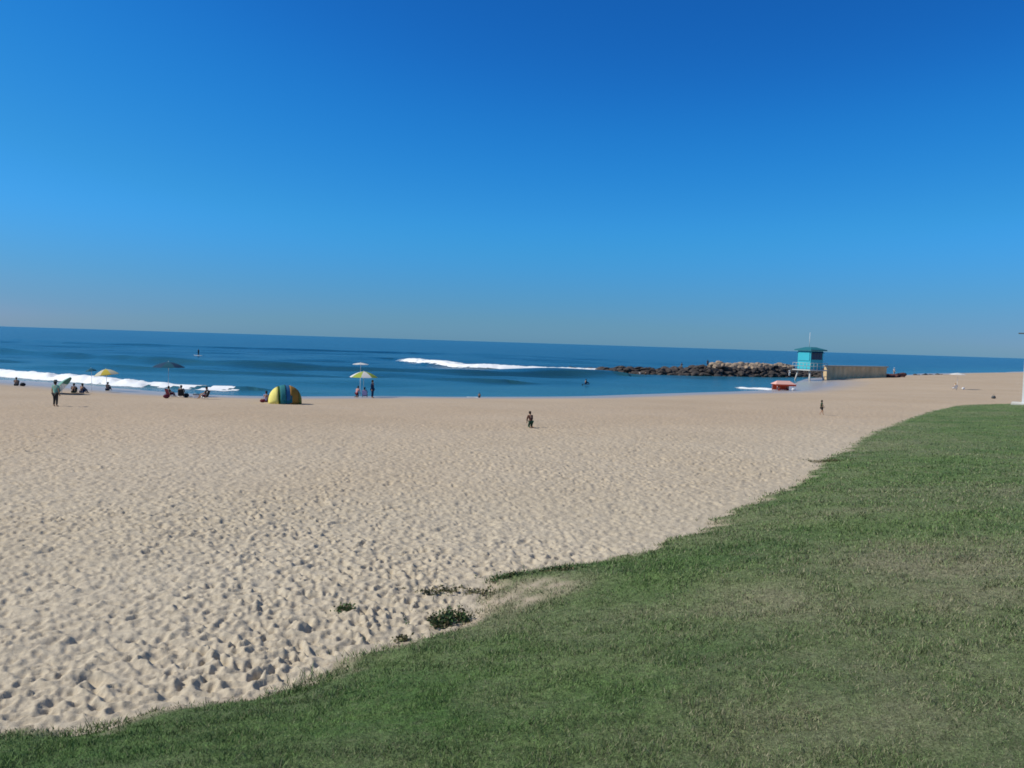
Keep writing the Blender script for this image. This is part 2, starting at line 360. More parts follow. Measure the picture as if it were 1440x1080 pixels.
# ------------------------------------------------------------------ sea
def line_of(P): return smooth_line([tuple(at_z(a, b_)[:2]) for a, b_ in P], 6)
SW = [(line_of([(-300, 478), (0, 496), (180, 507), (400, 518), (560, 523), (700, 527), (850, 528)]), 1.2, 5),
      (line_of([(560, 506), (620, 515), (700, 519.5), (800, 522), (900, 524)]), .55, 4.),
      (line_of([(-300, 500), (-100, 521), (0, 528), (100, 536), (200, 543), (340, 549)]), .45, 1.8),
      (line_of([(-200, 462), (0, 478), (300, 489), (560, 497)]), .7, 7.),
      (line_of([(-300, 497), (0, 508), (160, 517), (300, 524), (480, 530), (700, 537)]), .5, 3.)]
def sea_z(x, y):
    r = np.hypot(x, y); t = shore_t(x, y); z = np.zeros_like(x); rs_ = np.random.default_rng(5)
    for k in range(26):
        L = rs_.uniform(5, 34); a = R(-90+rs_.normal(12, 24)); am = .0042*L**.9*.7
        ph = rs_.uniform(0, 2*PI); kx, ky = math.cos(a)*2*PI/L, math.sin(a)*2*PI/L
        z = z+am*np.clip(1.6-r*.011*2.4/L*1.6, 0, 1)*np.sin(x*kx+y*ky+ph)
    z = z*np.clip(-t/30, .04, 1)
    for P_, A_, W_ in SW:
        xs = [p[0] for p in P_]; d = seg_dist(x, y, P_)
        yl = np.interp(x, xs, [p[1] for p in P_]); side = y-yl                      # seaward positive
        wd = np.where(side < 0, W_*.55, W_*1.7)
        z = z+A_*np.exp(-(d/wd)**2)*(.75+.5*fbm(x*.05, y*.05, 2, 3))
    return z
rs = geo(70, 420, 1.0058)+geo(424, 30000, 1.045)
x, y, Fq = polar(rs, 760, 40)
t = shore_t(x, y); z = sea_z(x, y)
z = np.where(t > 2, z-.4, z)
shal = np.clip(np.exp(t/38)*.85, 0, .8)*(.6+.6*fbm(x*.06, y*.12, 3, 50))
V, Fk, (sh,) = keepfaces(x, y, z, Fq, t < 12, [shal])
sea = link_mesh('sea', V, Fk, m_sea); sea['kind'] = 'structure'; attr(sea, 'shallow', np.clip(sh, 0, 1))

def foam(name, P, w0, w1, hgt, label, seed=0, back=1.0, dens=.35, du=.5, dv=.28):
    P = smooth_line([tuple(at_z(a, b_)[:2]) for a, b_ in P], 10); P = np.array(P)
    seg = np.hypot(*np.diff(P, axis=0).T); cum = np.concatenate([[0], np.cumsum(seg)]); Lt = cum[-1]
    u = np.arange(0, Lt, du); cx = np.interp(u, cum, P[:, 0]); cy = np.interp(u, cum, P[:, 1])
    tx = np.gradient(cx); ty = np.gradient(cy); l = np.hypot(tx, ty); nx, ny = -ty/l, tx/l
    wmax = max(w0, w1); v = np.arange(-wmax, wmax*2.2, dv); U, Vv = np.meshgrid(u, v, indexing='ij')
    X = cx[:, None]+nx[:, None]*Vv; Y = cy[:, None]+ny[:, None]*Vv
    W = (w0+(w1-w0)*U/Lt)*(.55+.9*vnoise(U*.12, U*0+3.3, seed)); 
    prof = np.where(Vv < 0, 1-(Vv/(W*.7))**2, 1-(Vv/(W*1.9*back))**2)
    taper = np.clip(np.minimum(U/Lt*7, (1-U/Lt)*5), 0, 1)
    q = prof*taper+(fbm(X*.8, Y*.8, 5, seed+9)-.5)*2.4-dens*1.2
    Z = sea_z(X.ravel(), Y.ravel()).reshape(X.shape)+.02+hgt*np.clip(prof*taper, 0, 1)*(.45+.9*fbm(X*1.1, Y*1.1, 4, seed+2))*np.clip(q*2, 0, 1)
    nu, nv = X.shape; i = np.arange(nu-1)[:, None]*nv; j = np.arange(nv-1)[None, :]
    Fq = np.stack([i+j, i+nv+j, i+nv+j+1, i+j+1], -1).reshape(-1, 4)[:, ::-1]
    V, Fk, _ = keepfaces(X.ravel(), Y.ravel(), Z.ravel(), Fq, q.ravel() > 0, [])
    o = link_mesh(name, V, Fk, m_foam); o['kind'] = 'stuff'; o['label'] = label; o['category'] = 'foam'
    return o
foam('wave_foam', [(-260, 502), (-100, 520), (0, 529), (100, 536), (200, 544), (345, 551)], 2.6, 1.2, .5, 'white foam of the small breaker rolling in behind the parasols on the left', 3, 1.1, .25)
foam('wave_foam', [(565, 507), (600, 512), (640, 516.5), (700, 519.5), (760, 521.5), (820, 523), (900, 524.5)], 3.8, 2.4, .6, 'white crest of the wave breaking offshore in the middle of the bay', 13, 1.6, .22, .7, .4)
foam('wave_foam', [(1035, 546), (1060, 547), (1080, 548), (1095, 549)], 1.8, 2.2, .25, 'white wash at the waterline left of the red canopy', 23, 1.0, .42)
foam('wave_foam', [(815, 519), (850, 523), (880, 525)], 1.6, 1.2, .3, 'thin white wash against the left tip of the rock jetty', 33, 1.0, .45)

# ------------------------------------------------------------------ small helpers for objects
def new(name, bm, m, parent=None, smooth=False):
    me = bpy.data.meshes.new(name); bmesh.ops.recalc_face_normals(bm, faces=bm.faces); bm.to_mesh(me); bm.free()
    for mm_ in (m if isinstance(m, (list, tuple)) else [m]): me.materials.append(mm_)
    if smooth:
        for p in me.polygons: p.use_smooth = True
    o = bpy.data.objects.new(name, me); C.objects.link(o)
    if parent: o.parent = parent
    return o
def thing(name, label, cat, loc, rz=0, group=None, rot=None, sc=1):
    o = bpy.data.objects.new(name, None); C.objects.link(o); o.location = loc; o.rotation_euler = rot or (0, 0, rz); o.scale = (sc,)*3
    o['label'] = label; o['category'] = cat; o.empty_display_size = .3
    if group: o['group'] = group
    return o
def tag(o, label, cat, group=None, kind=None):
    o['label'] = label; o['category'] = cat
    if group: o['group'] = group
    if kind: o['kind'] = kind
    return o
def box(bm, c, s, rot=None, bev=0):
    r_ = bmesh.ops.create_cube(bm, size=1); M_ = Matrix.Translation(c) @ (rot.to_matrix().to_4x4() if rot else Matrix()) @ Matrix.Diagonal((*s, 1))
    bmesh.ops.transform(bm, matrix=M_, verts=r_['verts'])
    if bev:
        es = list({e for v in r_['verts'] for e in v.link_edges}); bmesh.ops.bevel(bm, geom=es, offset=bev, segments=2, affect='EDGES')
def tube(bm, a, b_, r0, r1=None, seg=10):
    a = Vector(a); b_ = Vector(b_); d = b_-a
    r_ = bmesh.ops.create_cone(bm, segments=seg, radius1=r0, radius2=r0 if r1 is None else r1, depth=d.length, cap_ends=True)
    bmesh.ops.transform(bm, matrix=Matrix.Translation((a+b_)/2) @ d.to_track_quat('Z', 'Y').to_matrix().to_4x4(), verts=r_['verts'])
def ball(bm, c, rad, sub=2, sc=(1, 1, 1), jit=0):
    r_ = bmesh.ops.create_icosphere(bm, subdivisions=sub, radius=rad)
    for v in r_['verts']:
        if jit: v.co *= 1+random.uniform(-jit, jit)
        v.co = Vector((v.co.x*sc[0], v.co.y*sc[1], v.co.z*sc[2]))+Vector(c)

M = {}
for nm, c, ro in [('skin_tan', (.42, .24, .15), .6), ('skin_brown', (.2, .105, .06), .6), ('hair_dark', (.02, .014, .01), .7), ('hair_blond', (.35, .22, .1), .7),
                  ('black_cloth', (.014, .018, .024), .9), ('navy_cloth', (.012, .03, .085), .9), ('maroon_cloth', (.14, .02, .035), .9), ('pale_green_cloth', (.20, .42, .34), .9),
                  ('grey_cloth', (.12, .13, .13), .9), ('charcoal_cloth', (.035, .035, .035), .9), ('pink_cloth', (.55, .25, .27), .9), ('lilac_cloth', (.33, .33, .6), .9), ('purple_cloth', (.09, .06, .2), .9),
                  ('white_cloth', (.8, .8, .8), .9), ('brown_cloth', (.11, .045, .03), .9), ('dark_green_cloth', (.02, .06, .035), .9), ('red_cloth', (.5, .03, .02), .9), ('blue_cloth', (.03, .12, .35), .9),
                  ('tan_cloth', (.5, .38, .24), .9), ('teal_cloth', (.01, .14, .17), .9)]:
    M[nm] = mat(nm, c, ro, .3, 25, .12, 9)
M['steel'] = mat('steel_tube', (.5, .5, .5), .35, metal=.8); M['white_paint'] = mat('white_paint', (.78, .78, .76), .5, .1, 8, .06, 3)
M['wood'] = mat('weathered_wood', (.22, .17, .12), .8, .4, 12, .2, 5)

# ------------------------------------------------------------------ people
def skin_mesh(name, pts, edges, m, parent, lvl=2):
    """pts: name -> (pos, radius); grown with a Skin modifier into one continuous surface"""
    keys = list(pts); me = bpy.data.meshes.new(name)
    me.from_pydata([pts[k][0] for k in keys], [(keys.index(a), keys.index(b_)) for a, b_ in edges], [])
    o = bpy.data.objects.new(name, me); C.objects.link(o)
    o.modifiers.new('skin', 'SKIN'); 
    for i, k in enumerate(keys):
        sv_ = me.skin_vertices[0].data[i]; rr_ = pts[k][1]; sv_.radius = rr_ if isinstance(rr_, tuple) else (rr_, rr_); sv_.use_root = (i == 0)
    sb = o.modifiers.new('sub', 'SUBSURF'); sb.levels = sb.render_levels = lvl
    dg = bpy.context.evaluated_depsgraph_get(); dg.update()
    nm = bpy.data.meshes.new_from_object(o.evaluated_get(dg)); nm.name = name; bpy.data.objects.remove(o)
    nm.materials.clear(); nm.materials.append(m)
    for p in nm.polygons: p.use_smooth = True
    q = bpy.data.objects.new(name, nm); C.objects.link(q); q.parent = parent
    return q
def pose(kind):
    """joint positions in body heights; forward is -Y, left side +X"""
    S = {}
    def sym(k, x, y, z): S[k+'L'] = (x, y, z); S[k+'R'] = (-x, y, z)
    if kind in ('stand', 'walk', 'reach'):
        S.update(pel=(0, 0, .52), spi=(0, .005, .61), che=(0, 0, .73), nek=(0, .005, .835), hd0=(0, -.005, .885), hd1=(0, -.005, .945), nose=(0, -.055, .905))
        sym('hip', .05, 0, .49); sym('kne', .055, -.01, .28); sym('ank', .06, .01, .045); sym('toe', .075, -.085, .018)
        sym('sho', .105, .005, .805); sym('elb', .14, .015, .63); sym('wri', .15, -.03, .49); sym('pal', .15, -.04, .45)
        if kind == 'walk':
            S['kneL'] = (.05, -.09, .29); S['ankL'] = (.05, -.10, .06); S['toeL'] = (.055, -.19, .035)
            S['kneR'] = (-.05, -.01, .28); S['ankR'] = (-.05, .12, .07); S['toeR'] = (-.055, .05, .018)
            S['elbL'] = (.14, .07, .65); S['wriL'] = (.14, .03, .52); S['palL'] = (.14, .02, .48)
            S['elbR'] = (-.14, -.05, .65); S['wriR'] = (-.13, -.12, .55); S['palR'] = (-.13, -.15, .52)
        if kind == 'reach':
            S['elbR'] = (-.15, -.09, .72); S['wriR'] = (-.13, -.2, .78); S['palR'] = (-.13, -.235, .8)
    elif kind == 'sit':          # on the sand, knees drawn up, arms round them
        S.update(pel=(0, .05, .075), spi=(0, .075, .16), che=(0, .05, .27), nek=(0, .02, .37), hd0=(0, -.005, .42), hd1=(0, -.01, .48), nose=(0, -.06, .44))
        sym('hip', .055, .03, .07); sym('kne', .07, -.19, .22); sym('ank', .06, -.30, .04); sym('toe', .07, -.39, .02)
        sym('sho', .105, .04, .345); sym('elb', .13, -.08, .23); sym('wri', .07, -.2, .2); sym('pal', .045, -.235, .2)
    elif kind == 'chair':        # low beach chair, seat about .2 m
        S.update(pel=(0, .05, .165), spi=(0, .09, .25), che=(0, .12, .36), nek=(0, .11, .46), hd0=(0, .085, .51), hd1=(0, .08, .57), nose=(0, .03, .53))
        sym('hip', .055, .03, .16); sym('kne', .07, -.2, .24); sym('ank', .065, -.30, .045); sym('toe', .075, -.39, .02)
        sym('sho', .105, .12, .435); sym('elb', .145, .02, .31); sym('wri', .13, -.1, .28); sym('pal', .12, -.14, .28)
    elif kind == 'kneel':        # kneeling upright, reaching down to the sand
        S.update(pel=(0, .03, .27), spi=(0, .0, .36), che=(0, -.045, .46), nek=(0, -.075, .555), hd0=(0, -.10, .60), hd1=(0, -.11, .66), nose=(0, -.155, .61))
        sym('hip', .05, .03, .25); sym('kne', .07, -.06, .045); sym('ank', .06, .15, .035); sym('toe', .06, .21, .02)
        sym('sho', .1, -.07, .525); sym('elb', .13, -.1, .37); sym('wri', .1, -.17, .24); sym('pal', .09, -.2, .2)
    elif kind == 'lie':          # on the back, head towards +Y
        S.update(pel=(0, 0, .07), spi=(0, .09, .065), che=(0, .2, .075), nek=(0, .31, .07), hd0=(0, .36, .075), hd1=(0, .42, .08), nose=(0, .385, .13))
        sym('hip', .05, -.03, .065); sym('kne', .06, -.24, .12); sym('ank', .06, -.44, .04); sym('toe', .075, -.47, .1)
        sym('sho', .105, .28, .065); sym('elb', .16, .14, .04); sym('wri', .15, .0, .04); sym('pal', .15, -.04, .035)
    elif kind == 'paddle':
        S = pose('stand'); S['elbL'] = (.12, -.08, .68); S['wriL'] = (.03, -.17, .74); S['palL'] = (.01, -.19, .76)
        S['elbR'] = (-.14, -.07, .6); S['wriR'] = (-.05, -.16, .52); S['palR'] = (-.02, -.18, .51)
    return S
RAD = dict(pel=(.078, .06), spi=(.068, .052), che=(.085, .06), nek=.032, hd0=(.042, .05), hd1=(.04, .048), nose=.008, hip=.05, kne=.034, ank=.023, toe=.018, sho=.036, elb=.025, wri=.016, pal=.02)
def person(label, kind, loc, rz, H, top, bottom, skin='skin_tan', hair='hair_dark', hat=None, long=True, group=None, torso_bare=False, sleeves=False, lean=0):
    root = thing('person', label, 'person', loc, rz, group)
    S = pose(kind)
    if lean:
        Rm = Matrix.Rotation(lean, 3, 'Y'); S = {k: tuple(Rm @ Vector(v)) for k, v in S.items()}
    P_ = {k: (Vector(v)*H, tuple(q*H for q in RAD[k.rstrip('LR') if k[-1] in 'LR' else k]) if isinstance(RAD[k.rstrip('LR') if k[-1] in 'LR' else k], tuple) else RAD[k.rstrip('LR') if k[-1] in 'LR' else k]*H) for k, v in S.items()}
    E = [('pel', 'spi'), ('spi', 'che'), ('che', 'nek'), ('nek', 'hd0'), ('hd0', 'hd1'), ('hd0', 'nose')]
    for q in 'LR':
        E += [('pel', 'hip'+q), ('hip'+q, 'kne'+q), ('kne'+q, 'ank'+q), ('ank'+q, 'toe'+q), ('che', 'sho'+q), ('sho'+q, 'elb'+q), ('elb'+q, 'wri'+q), ('wri'+q, 'pal'+q)]
        pv = P_['pal'+q][0]; dv_ = (pv-P_['wri'+q][0]).normalized(); side = dv_.cross(Vector((0, 0, 1)) if abs(dv_.z) < .8 else Vector((1, 0, 0))).normalized(); up = side.cross(dv_)
        for k, (off, ln) in enumerate([(-.014, .04), (-.005, .047), (.005, .044), (.014, .035)]):
            P_['f%d%s' % (k, q)] = (pv+side*off*H*1.25+dv_*ln*H+up*random.uniform(-.01, .01)*H, .0052*H); E.append(('pal'+q, 'f%d%s' % (k, q)))
        P_['th'+q] = (pv+side*-.03*H+dv_*.012*H, .006*H); E.append(('pal'+q, 'th'+q))
    skin_mesh('body', P_, E, M[skin], root)
    def grow(keys, f, add):
        return {k: (P_[k][0], tuple(v*f+add*H for v in P_[k][1]) if isinstance(P_[k][1], tuple) else P_[k][1]*f+add*H) for k in keys}
    if top:
        ks = ['spi', 'pel', 'che', 'shoL', 'shoR']; G = grow(ks, 1.06, .008); G['nb'] = (P_['che'][0].lerp(P_['nek'][0], .75), .045*H)
        Et = [('spi', 'pel'), ('spi', 'che'), ('che', 'shoL'), ('che', 'shoR'), ('che', 'nb')]
        for q in 'LR':
            f_ = 1. if sleeves else .6
            G['sl'+q] = (P_['sho'+q][0].lerp(P_['elb'+q][0], f_), .036*H); Et.append(('sho'+q, 'sl'+q))
            if sleeves: G['cu'+q] = (P_['elb'+q][0].lerp(P_['wri'+q][0], .9), .025*H); Et.append(('sl'+q, 'cu'+q))
        skin_mesh('shirt', G, Et, M[top], root)
    if bottom:
        G = grow(['pel', 'hipL', 'hipR'], 1.1, .01); Et = [('pel', 'hipL'), ('pel', 'hipR')]
        for q in 'LR':
            G['k'+q] = (P_['kne'+q][0] if long else P_['hip'+q][0].lerp(P_['kne'+q][0], .8), .044*H); Et.append(('hip'+q, 'k'+q))
            if long: G['a'+q] = (P_['kne'+q][0].lerp(P_['ank'+q][0], .9), .033*H); Et.append(('k'+q, 'a'+q))
        skin_mesh('trousers' if long else 'shorts', G, Et, M[bottom], root)
    hc = P_['hd1'][0]; up = (P_['hd1'][0]-P_['hd0'][0]).normalized(); bk = -(P_['nose'][0]-P_['hd0'][0]); bk = (bk-up*bk.dot(up)).normalized()
    bm = bmesh.new(); ball(bm, hc+up*.012*H+bk*.012*H, .062*H, 2, (1, 1.05, .95)); ball(bm, P_['hd0'][0].lerp(hc, .4)+bk*.022*H, .052*H, 2)
    new('hair', bm, M[hair], root, True)
    if hat:
        bm = bmesh.new(); c = hc+up*.03*H; q = up.to_track_quat('Z', 'Y').to_matrix().to_4x4()
        r1 = bmesh.ops.create_cone(bm, segments=20, radius1=.13*H, radius2=.12*H, depth=.008*H, cap_ends=True)['verts']
        r2 = bmesh.ops.create_cone(bm, segments=16, radius1=.068*H, radius2=.052*H, depth=.06*H, cap_ends=True)['verts']
        bmesh.ops.translate(bm, verts=r2, vec=(0, 0, .03*H)); bmesh.ops.transform(bm, matrix=Matrix.Translation(c) @ q, verts=bm.verts)
        new('hat', bm, M[hat], root)
    return root

# ------------------------------------------------------------------ parasols, chairs, bags
def parasol(label, loc, W, hgt, cols, drop=.35, tilt=(0, 0), n=8, group='parasols on the beach', rz=0, thick=.018):
    root = thing('parasol', label, 'parasol', loc, rz, group)
    T = Euler((tilt[0], tilt[1], 0)).to_matrix().to_4x4(); Rr = W/2; neck = Vector((0, 0, hgt*.72))
    Mx = Matrix.Translation(neck) @ T
    bm = bmesh.new(); tube(bm, (0, 0, -.25), neck, .022); tube(bm, neck, Mx @ Vector((0, 0, hgt*.28)), .02); new('pole', bm, M['white_paint'], root, True)
    bm = bmesh.new(); top = hgt*.28; rings = 5; sub = 3; vsl = []
    for lay in (0, 1):
        g = []
        for i in range(rings+1):
            f_ = i/rings; row = []
            for k in range(n*sub):
                a = 2*PI*k/(n*sub); ph = (k % sub)/sub; sag = 1-.05*f_*math.sin(PI*ph)
                z_ = top-drop*(f_**1.7)-.02*math.sin(PI*ph)*f_-lay*thick
                row.append(bm.verts.new(Mx @ Vector((Rr*f_*sag*math.cos(a), Rr*f_*sag*math.sin(a), z_))) if i else None)
            if i == 0:
                c0 = bm.verts.new(Mx @ Vector((0, 0, top-lay*thick))); row = [c0]*(n*sub)
            g.append(row)
        vsl.append(g)
        for i in range(rings):
            for k in range(n*sub):
                k2 = (k+1) % (n*sub); q = [g[i][k], g[i+1][k], g[i+1][k2], g[i][k2]]
                if i == 0: q = [g[0][0], g[1][k], g[1][k2]]
                f = bm.faces.new(q); f.material_index = (k//sub) % len(cols); f.smooth = False
    for k in range(n*sub):
        k2 = (k+1) % (n*sub); a = vsl[0][-1]; b_ = vsl[1][-1]; f = bm.faces.new([a[k], b_[k], b_[k2], a[k2]]); f.material_index = (k//sub) % len(cols)
    new('canopy', bm, cols, root)
    for k in range(n):
        a = 2*PI*k/n; bm = bmesh.new()
        tube(bm, Mx @ Vector((0, 0, top-.06)), Mx @ Vector((Rr*.97*math.cos(a), Rr*.97*math.sin(a), top-drop-.03)), .006, seg=5); new('rib', bm, M['steel'], root)
    bm = bmesh.new(); tube(bm, Mx @ Vector((0, 0, top)), Mx @ Vector((0, 0, top+.1)), .03, .01); new('finial', bm, M['white_paint'], root, True)
    return root
def fabric(nm, c, tr=.35): return mat(nm, c, .85, .15, 10, .05, 6, trans=tr)
F_YEL = fabric('yellow_fabric', (.72, .60, .10)); F_WHT = fabric('white_fabric', (.8, .8, .78)); F_LIME = fabric('lime_fabric', (.45, .55, .10))
F_CREAM = fabric('cream_fabric', (.75, .72, .55)); F_TEAL = fabric('dark_teal_fabric', (.01, .10, .15), .1); F_NAVY = fabric('navy_fabric', (.01, .05, .11), .1)
F_MINT = fabric('mint_fabric', (.17, .40, .33), .2); F_RED = fabric('red_fabric', (.85, .13, .06), .2); F_RED_LIT = fabric('sunlit_red_fabric', (.80, .48, .42), .2)  # last one: red cloth with sunlight put into its colour as pale pink

def chair(label, loc, rz, cloth, group='low beach chairs'):
    root = thing('beach_chair', label, 'chair', loc, rz, group)
    bm = bmesh.new()
    box(bm, (0, -.02, .24), (.5, .46, .03), Euler((R(6), 0, 0)), .01); new('seat', bm, M[cloth], root)
    bm = bmesh.new(); box(bm, (0, .31, .5), (.5, .03, .58), Euler((R(-22), 0, 0)), .01); new('backrest', bm, M[cloth], root)
    for sx in (-.27, .27):
        bm = bmesh.new(); tube(bm, (sx, -.26, .27), (sx, .2, .0), .014); tube(bm, (sx, .2, .24), (sx, -.2, 0), .014); tube(bm, (sx, .2, .22), (sx, .42, .78), .014); tube(bm, (sx, -.2, .42), (sx, .3, .46), .016); tube(bm, (sx, -.2, .42), (sx, -.24, .25), .014)
        new('frame', bm, M['steel'], root, True)
    return root
def cooler(label, loc, rz, body, lid):
    root = thing('cooler', label, 'cooler', loc, rz)
    bm = bmesh.new(); box(bm, (0, 0, .17), (.55, .34, .33), bev=.03); new('body', bm, M[body], root)
    bm = bmesh.new(); box(bm, (0, 0, .365), (.58, .37, .055), bev=.02); l = new('lid', bm, M[lid], root)
    bm = bmesh.new(); tube(bm, (-.25, 0, .40), (-.25, 0, .45), .012); tube(bm, (.25, 0, .40), (.25, 0, .45), .012); tube(bm, (-.25, 0, .45), (.25, 0, .45), .012); new('handle', bm, M['steel'], root, True)
    return root
def bag(label, loc, rz, cloth, s=1.):
    root = thing('beach_bag', label, 'bag', loc, rz, sc=s)
    bm = bmesh.new(); ball(bm, (0, 0, .2), .25, 3, (1.25, .7, .85), .03)
    for v in bm.verts:
        if v.co.z < .02: v.co.z = .0
    new('body', bm, M[cloth], root, True)
    bm = bmesh.new()
    for k in range(8):
        a, b_ = PI*k/8, PI*(k+1)/8; tube(bm, (.16*math.cos(a), 0, .38+.14*math.sin(a)), (.16*math.cos(b_), 0, .38+.14*math.sin(b_)), .014, seg=6)
    new('strap', bm, M[cloth], root, True); return root
def towel(label, loc, rz, cloth, L=1.8, W=.85):
    bm = bmesh.new(); bmesh.ops.create_grid(bm, x_segments=12, y_segments=18, size=.5)
    for v in bm.verts: v.co = Vector((v.co.x*W, v.co.y*L, .035+.012*math.sin(v.co.x*9+v.co.y*5)))
    r_ = bmesh.ops.extrude_face_region(bm, geom=list(bm.faces)); bmesh.ops.translate(bm, verts=[e for e in r_['geom'] if isinstance(e, bmesh.types.BMVert)], vec=(0, 0, .012))
    o = new('towel', bm, M[cloth]); o.location = loc; o.rotation_euler = (0, 0, rz); tag(o, label, 'towel'); return o

def off(p, dx, dy):
    x_, y_ = p.x+dx, p.y+dy; return Vector((x_, y_, float(ground_z(x_, y_))))
FACE_SEA, FACE_LEFT, FACE_RIGHT, FACE_CAM = PI, -PI/2, PI/2, 0    # forward is -Y

# far left huddle
p = at(23, 542.5)
person('person in grey sitting alone on the sand at the far left edge', 'sit', p, R(200), 1.7, 'grey_cloth', 'charcoal_cloth', hair='hair_dark', sleeves=True)
bag('dark bag on the sand beside the lone sitter at the far left', off(p, .75, -.1), .3, 'black_cloth', .9)
# group with the mint parasol
p = at(78, 572)
person('person in pale green shirt and black trousers standing in front of the mint parasol', 'stand', p, R(170), 1.78, 'pale_green_cloth', 'charcoal_cloth', hat='grey_cloth')
p = at(87, 554)
parasol('mint green parasol tilted low to the sand beside two dark clad sitters', p, 2.2, 1.05, [F_MINT, F_MINT, F_WHT], .35, (R(8), R(-50)), rz=0)
p = at(98, 551)
parasol('small dark teal parasol standing behind the mint one', off(p, .3, 3.5), 1.15, 2.35, [F_TEAL], .28, (0, R(-6)))
person('person in black sitting under the mint parasol, nearer its pole', 'sit', at(104, 553), R(195), 1.75, 'black_cloth', 'dark_green_cloth', sleeves=True)
person('person in navy sitting at the right end of the mint parasol group', 'sit', at(116, 553), R(165), 1.75, 'navy_cloth', 'navy_cloth', sleeves=True)
towel('black towel spread on the sand in front of the mint parasol sitters', off(at(100, 554), 0, -.2), R(85), 'black_cloth', 2.4, .8)
# cream yellow parasol
p = at(153, 549)
parasol('pale yellow parasol leaning left in front of the small breaker', off(p, -.25, 0), 2.6, 2.3, [F_YEL, F_CREAM], .62, (0, R(-9)))
person('person in dark clothes sitting under the pale yellow parasol', 'sit', off(p, .1, -.4), R(180), 1.7, 'navy_cloth', 'black_cloth')
# dark teal parasol group
p = at(240, 557)
parasol('wide dark teal parasol over the two people in black', off(p, -.75, 1.2), 3.2, 3.35, [F_TEAL, F_NAVY], .5, (0, 0))
chair('low dark chair under the wide teal parasol, left one', off(at(239, 558), 0, 0), R(150), 'maroon_cloth')
person('person in dark green sitting in the left chair under the wide teal parasol', 'chair', at(239, 558), R(150), 1.65, 'dark_green_cloth', 'maroon_cloth')
chair('low black chair under the wide teal parasol, right one', at(255, 559), R(195), 'black_cloth')
person('person in black sitting upright in the right chair under the wide teal parasol', 'chair', at(255, 559), R(195), 1.85, 'black_cloth', 'black_cloth', sleeves=True)
bag('maroon bag on the sand at the left foot of the teal parasol chairs', at(234, 560), .5, 'maroon_cloth', .9)
cooler('pale grey cooler between the black clad sitter and the one facing left', at(276, 560), 0, 'white_cloth', 'grey_cloth')
chair('low chair facing left beside the pale cooler', at(288, 561), R(-95), 'black_cloth')
person('person in black shirt and maroon shorts sitting in the chair facing left', 'chair', at(288, 561), R(-95), 1.8, 'black_cloth', 'maroon_cloth', long=False)
bag('black bag between the two dark chairs of the teal parasol group', at(262, 559), 1.2, 'black_cloth')

# pop-up tent
def tent(loc, rz):
    root = thing('popup_tent', 'rounded pop up tent with yellow, dark green, blue and orange panels', 'tent', loc, rz)
    L, W_, H_ = 1.36, 1.1, 1.55; cols = [('pale_yellow_panel', (.85, .78, .22)), ('dark_green_panel', (.02, .09, .01)), ('teal_panel', (.03, .22, .24)), ('blue_panel', (.03, .16, .34)), ('orange_panel', (.42, .22, .04)), ('olive_panel', (.32, .28, .05))]
    cuts = [-1, -.32, -.24, -.02, .14, .55, 1]
    for k, (nm, c) in enumerate(cols):
        bm = bmesh.new(); g = []
        for i in range(7):
            f_ = cuts[k]+(cuts[k+1]-cuts[k])*i/6; x_ = L*math.sin(f_*PI/2); rr_ = max(.02, math.cos(f_*PI/2))**.75; row = []
            for j in range(15):
                a = PI*j/14; row.append(bm.verts.new((x_, -W_*rr_*math.cos(a), H_*rr_*math.sin(a)**.85)))
            g.append(row)
        for i in range(6):
            for j in range(14): bm.faces.new([g[i][j], g[i+1][j], g[i+1][j+1], g[i][j+1]])
        geom = list(bm.faces); r_ = bmesh.ops.extrude_face_region(bm, geom=geom)
        for v in [e for e in r_['geom'] if isinstance(e, bmesh.types.BMVert)]: v.co *= .985
        new('panel', bm, mat(nm, c, .75, .2, 6, .08, 4, trans=.15), root, True)
    for f_ in (-.32, -.02, .55):
        bm = bmesh.new(); x_ = L*math.sin(f_*PI/2)*1.005; rr_ = math.cos(f_*PI/2)**.75*1.01; q = [Vector((x_, -W_*rr_*math.cos(PI*j/14), H_*rr_*math.sin(PI*j/14)**.85)) for j in range(15)]
        for a, b_ in zip(q[:-1], q[1:]): tube(bm, a, b_, .012, seg=6)
        new('hoop', bm, M['black_cloth'], root, True)
    bm = bmesh.new(); box(bm, (.1, -W_*.93, .42), (.7, .05, .62), Euler((R(-14), 0, 0)), .01); new('door_flap', bm, M['teal_cloth'], root)
p = at(402, 568); tent(off(p, -.4, 1.15), R(24))
person('person in lilac and maroon sitting against the left end of the pop up tent', 'sit', at(374.5, 565), R(190), 1.75, 'lilac_cloth', 'maroon_cloth')
bag('dark maroon bag beside the sitter at the left end of the tent', at(369, 566), 0, 'maroon_cloth', .7)

# yellow parasol group
p = at(507, 558.5)
parasol('yellow and white striped parasol over the family by the waterline', off(p, 0.3, 0), 3.1, 2.85, [F_WHT, F_LIME], .62, (0, R(0)))
parasol('flat white parasol standing taller behind the yellow and white one', off(p, -1.2, 6), 1.9, 3.95, [F_WHT], .18, (0, 0))
person('person in pink bending forward on the sand under the yellow parasol', 'kneel', at(502, 558.5), R(150), 1.7, 'pink_cloth', 'maroon_cloth', long=False)
person('person in purple sitting under the yellow parasol', 'chair', at(513, 558.5), R(180), 1.75, 'purple_cloth', 'purple_cloth', sleeves=True)
chair('low chair in lilac cloth under the yellow parasol', at(513, 558.5), R(180), 'lilac_cloth')
person('tall person in navy standing at the right side of the yellow parasol', 'stand', at(523.5, 560), R(75), 1.9, 'navy_cloth', 'navy_cloth', sleeves=True)

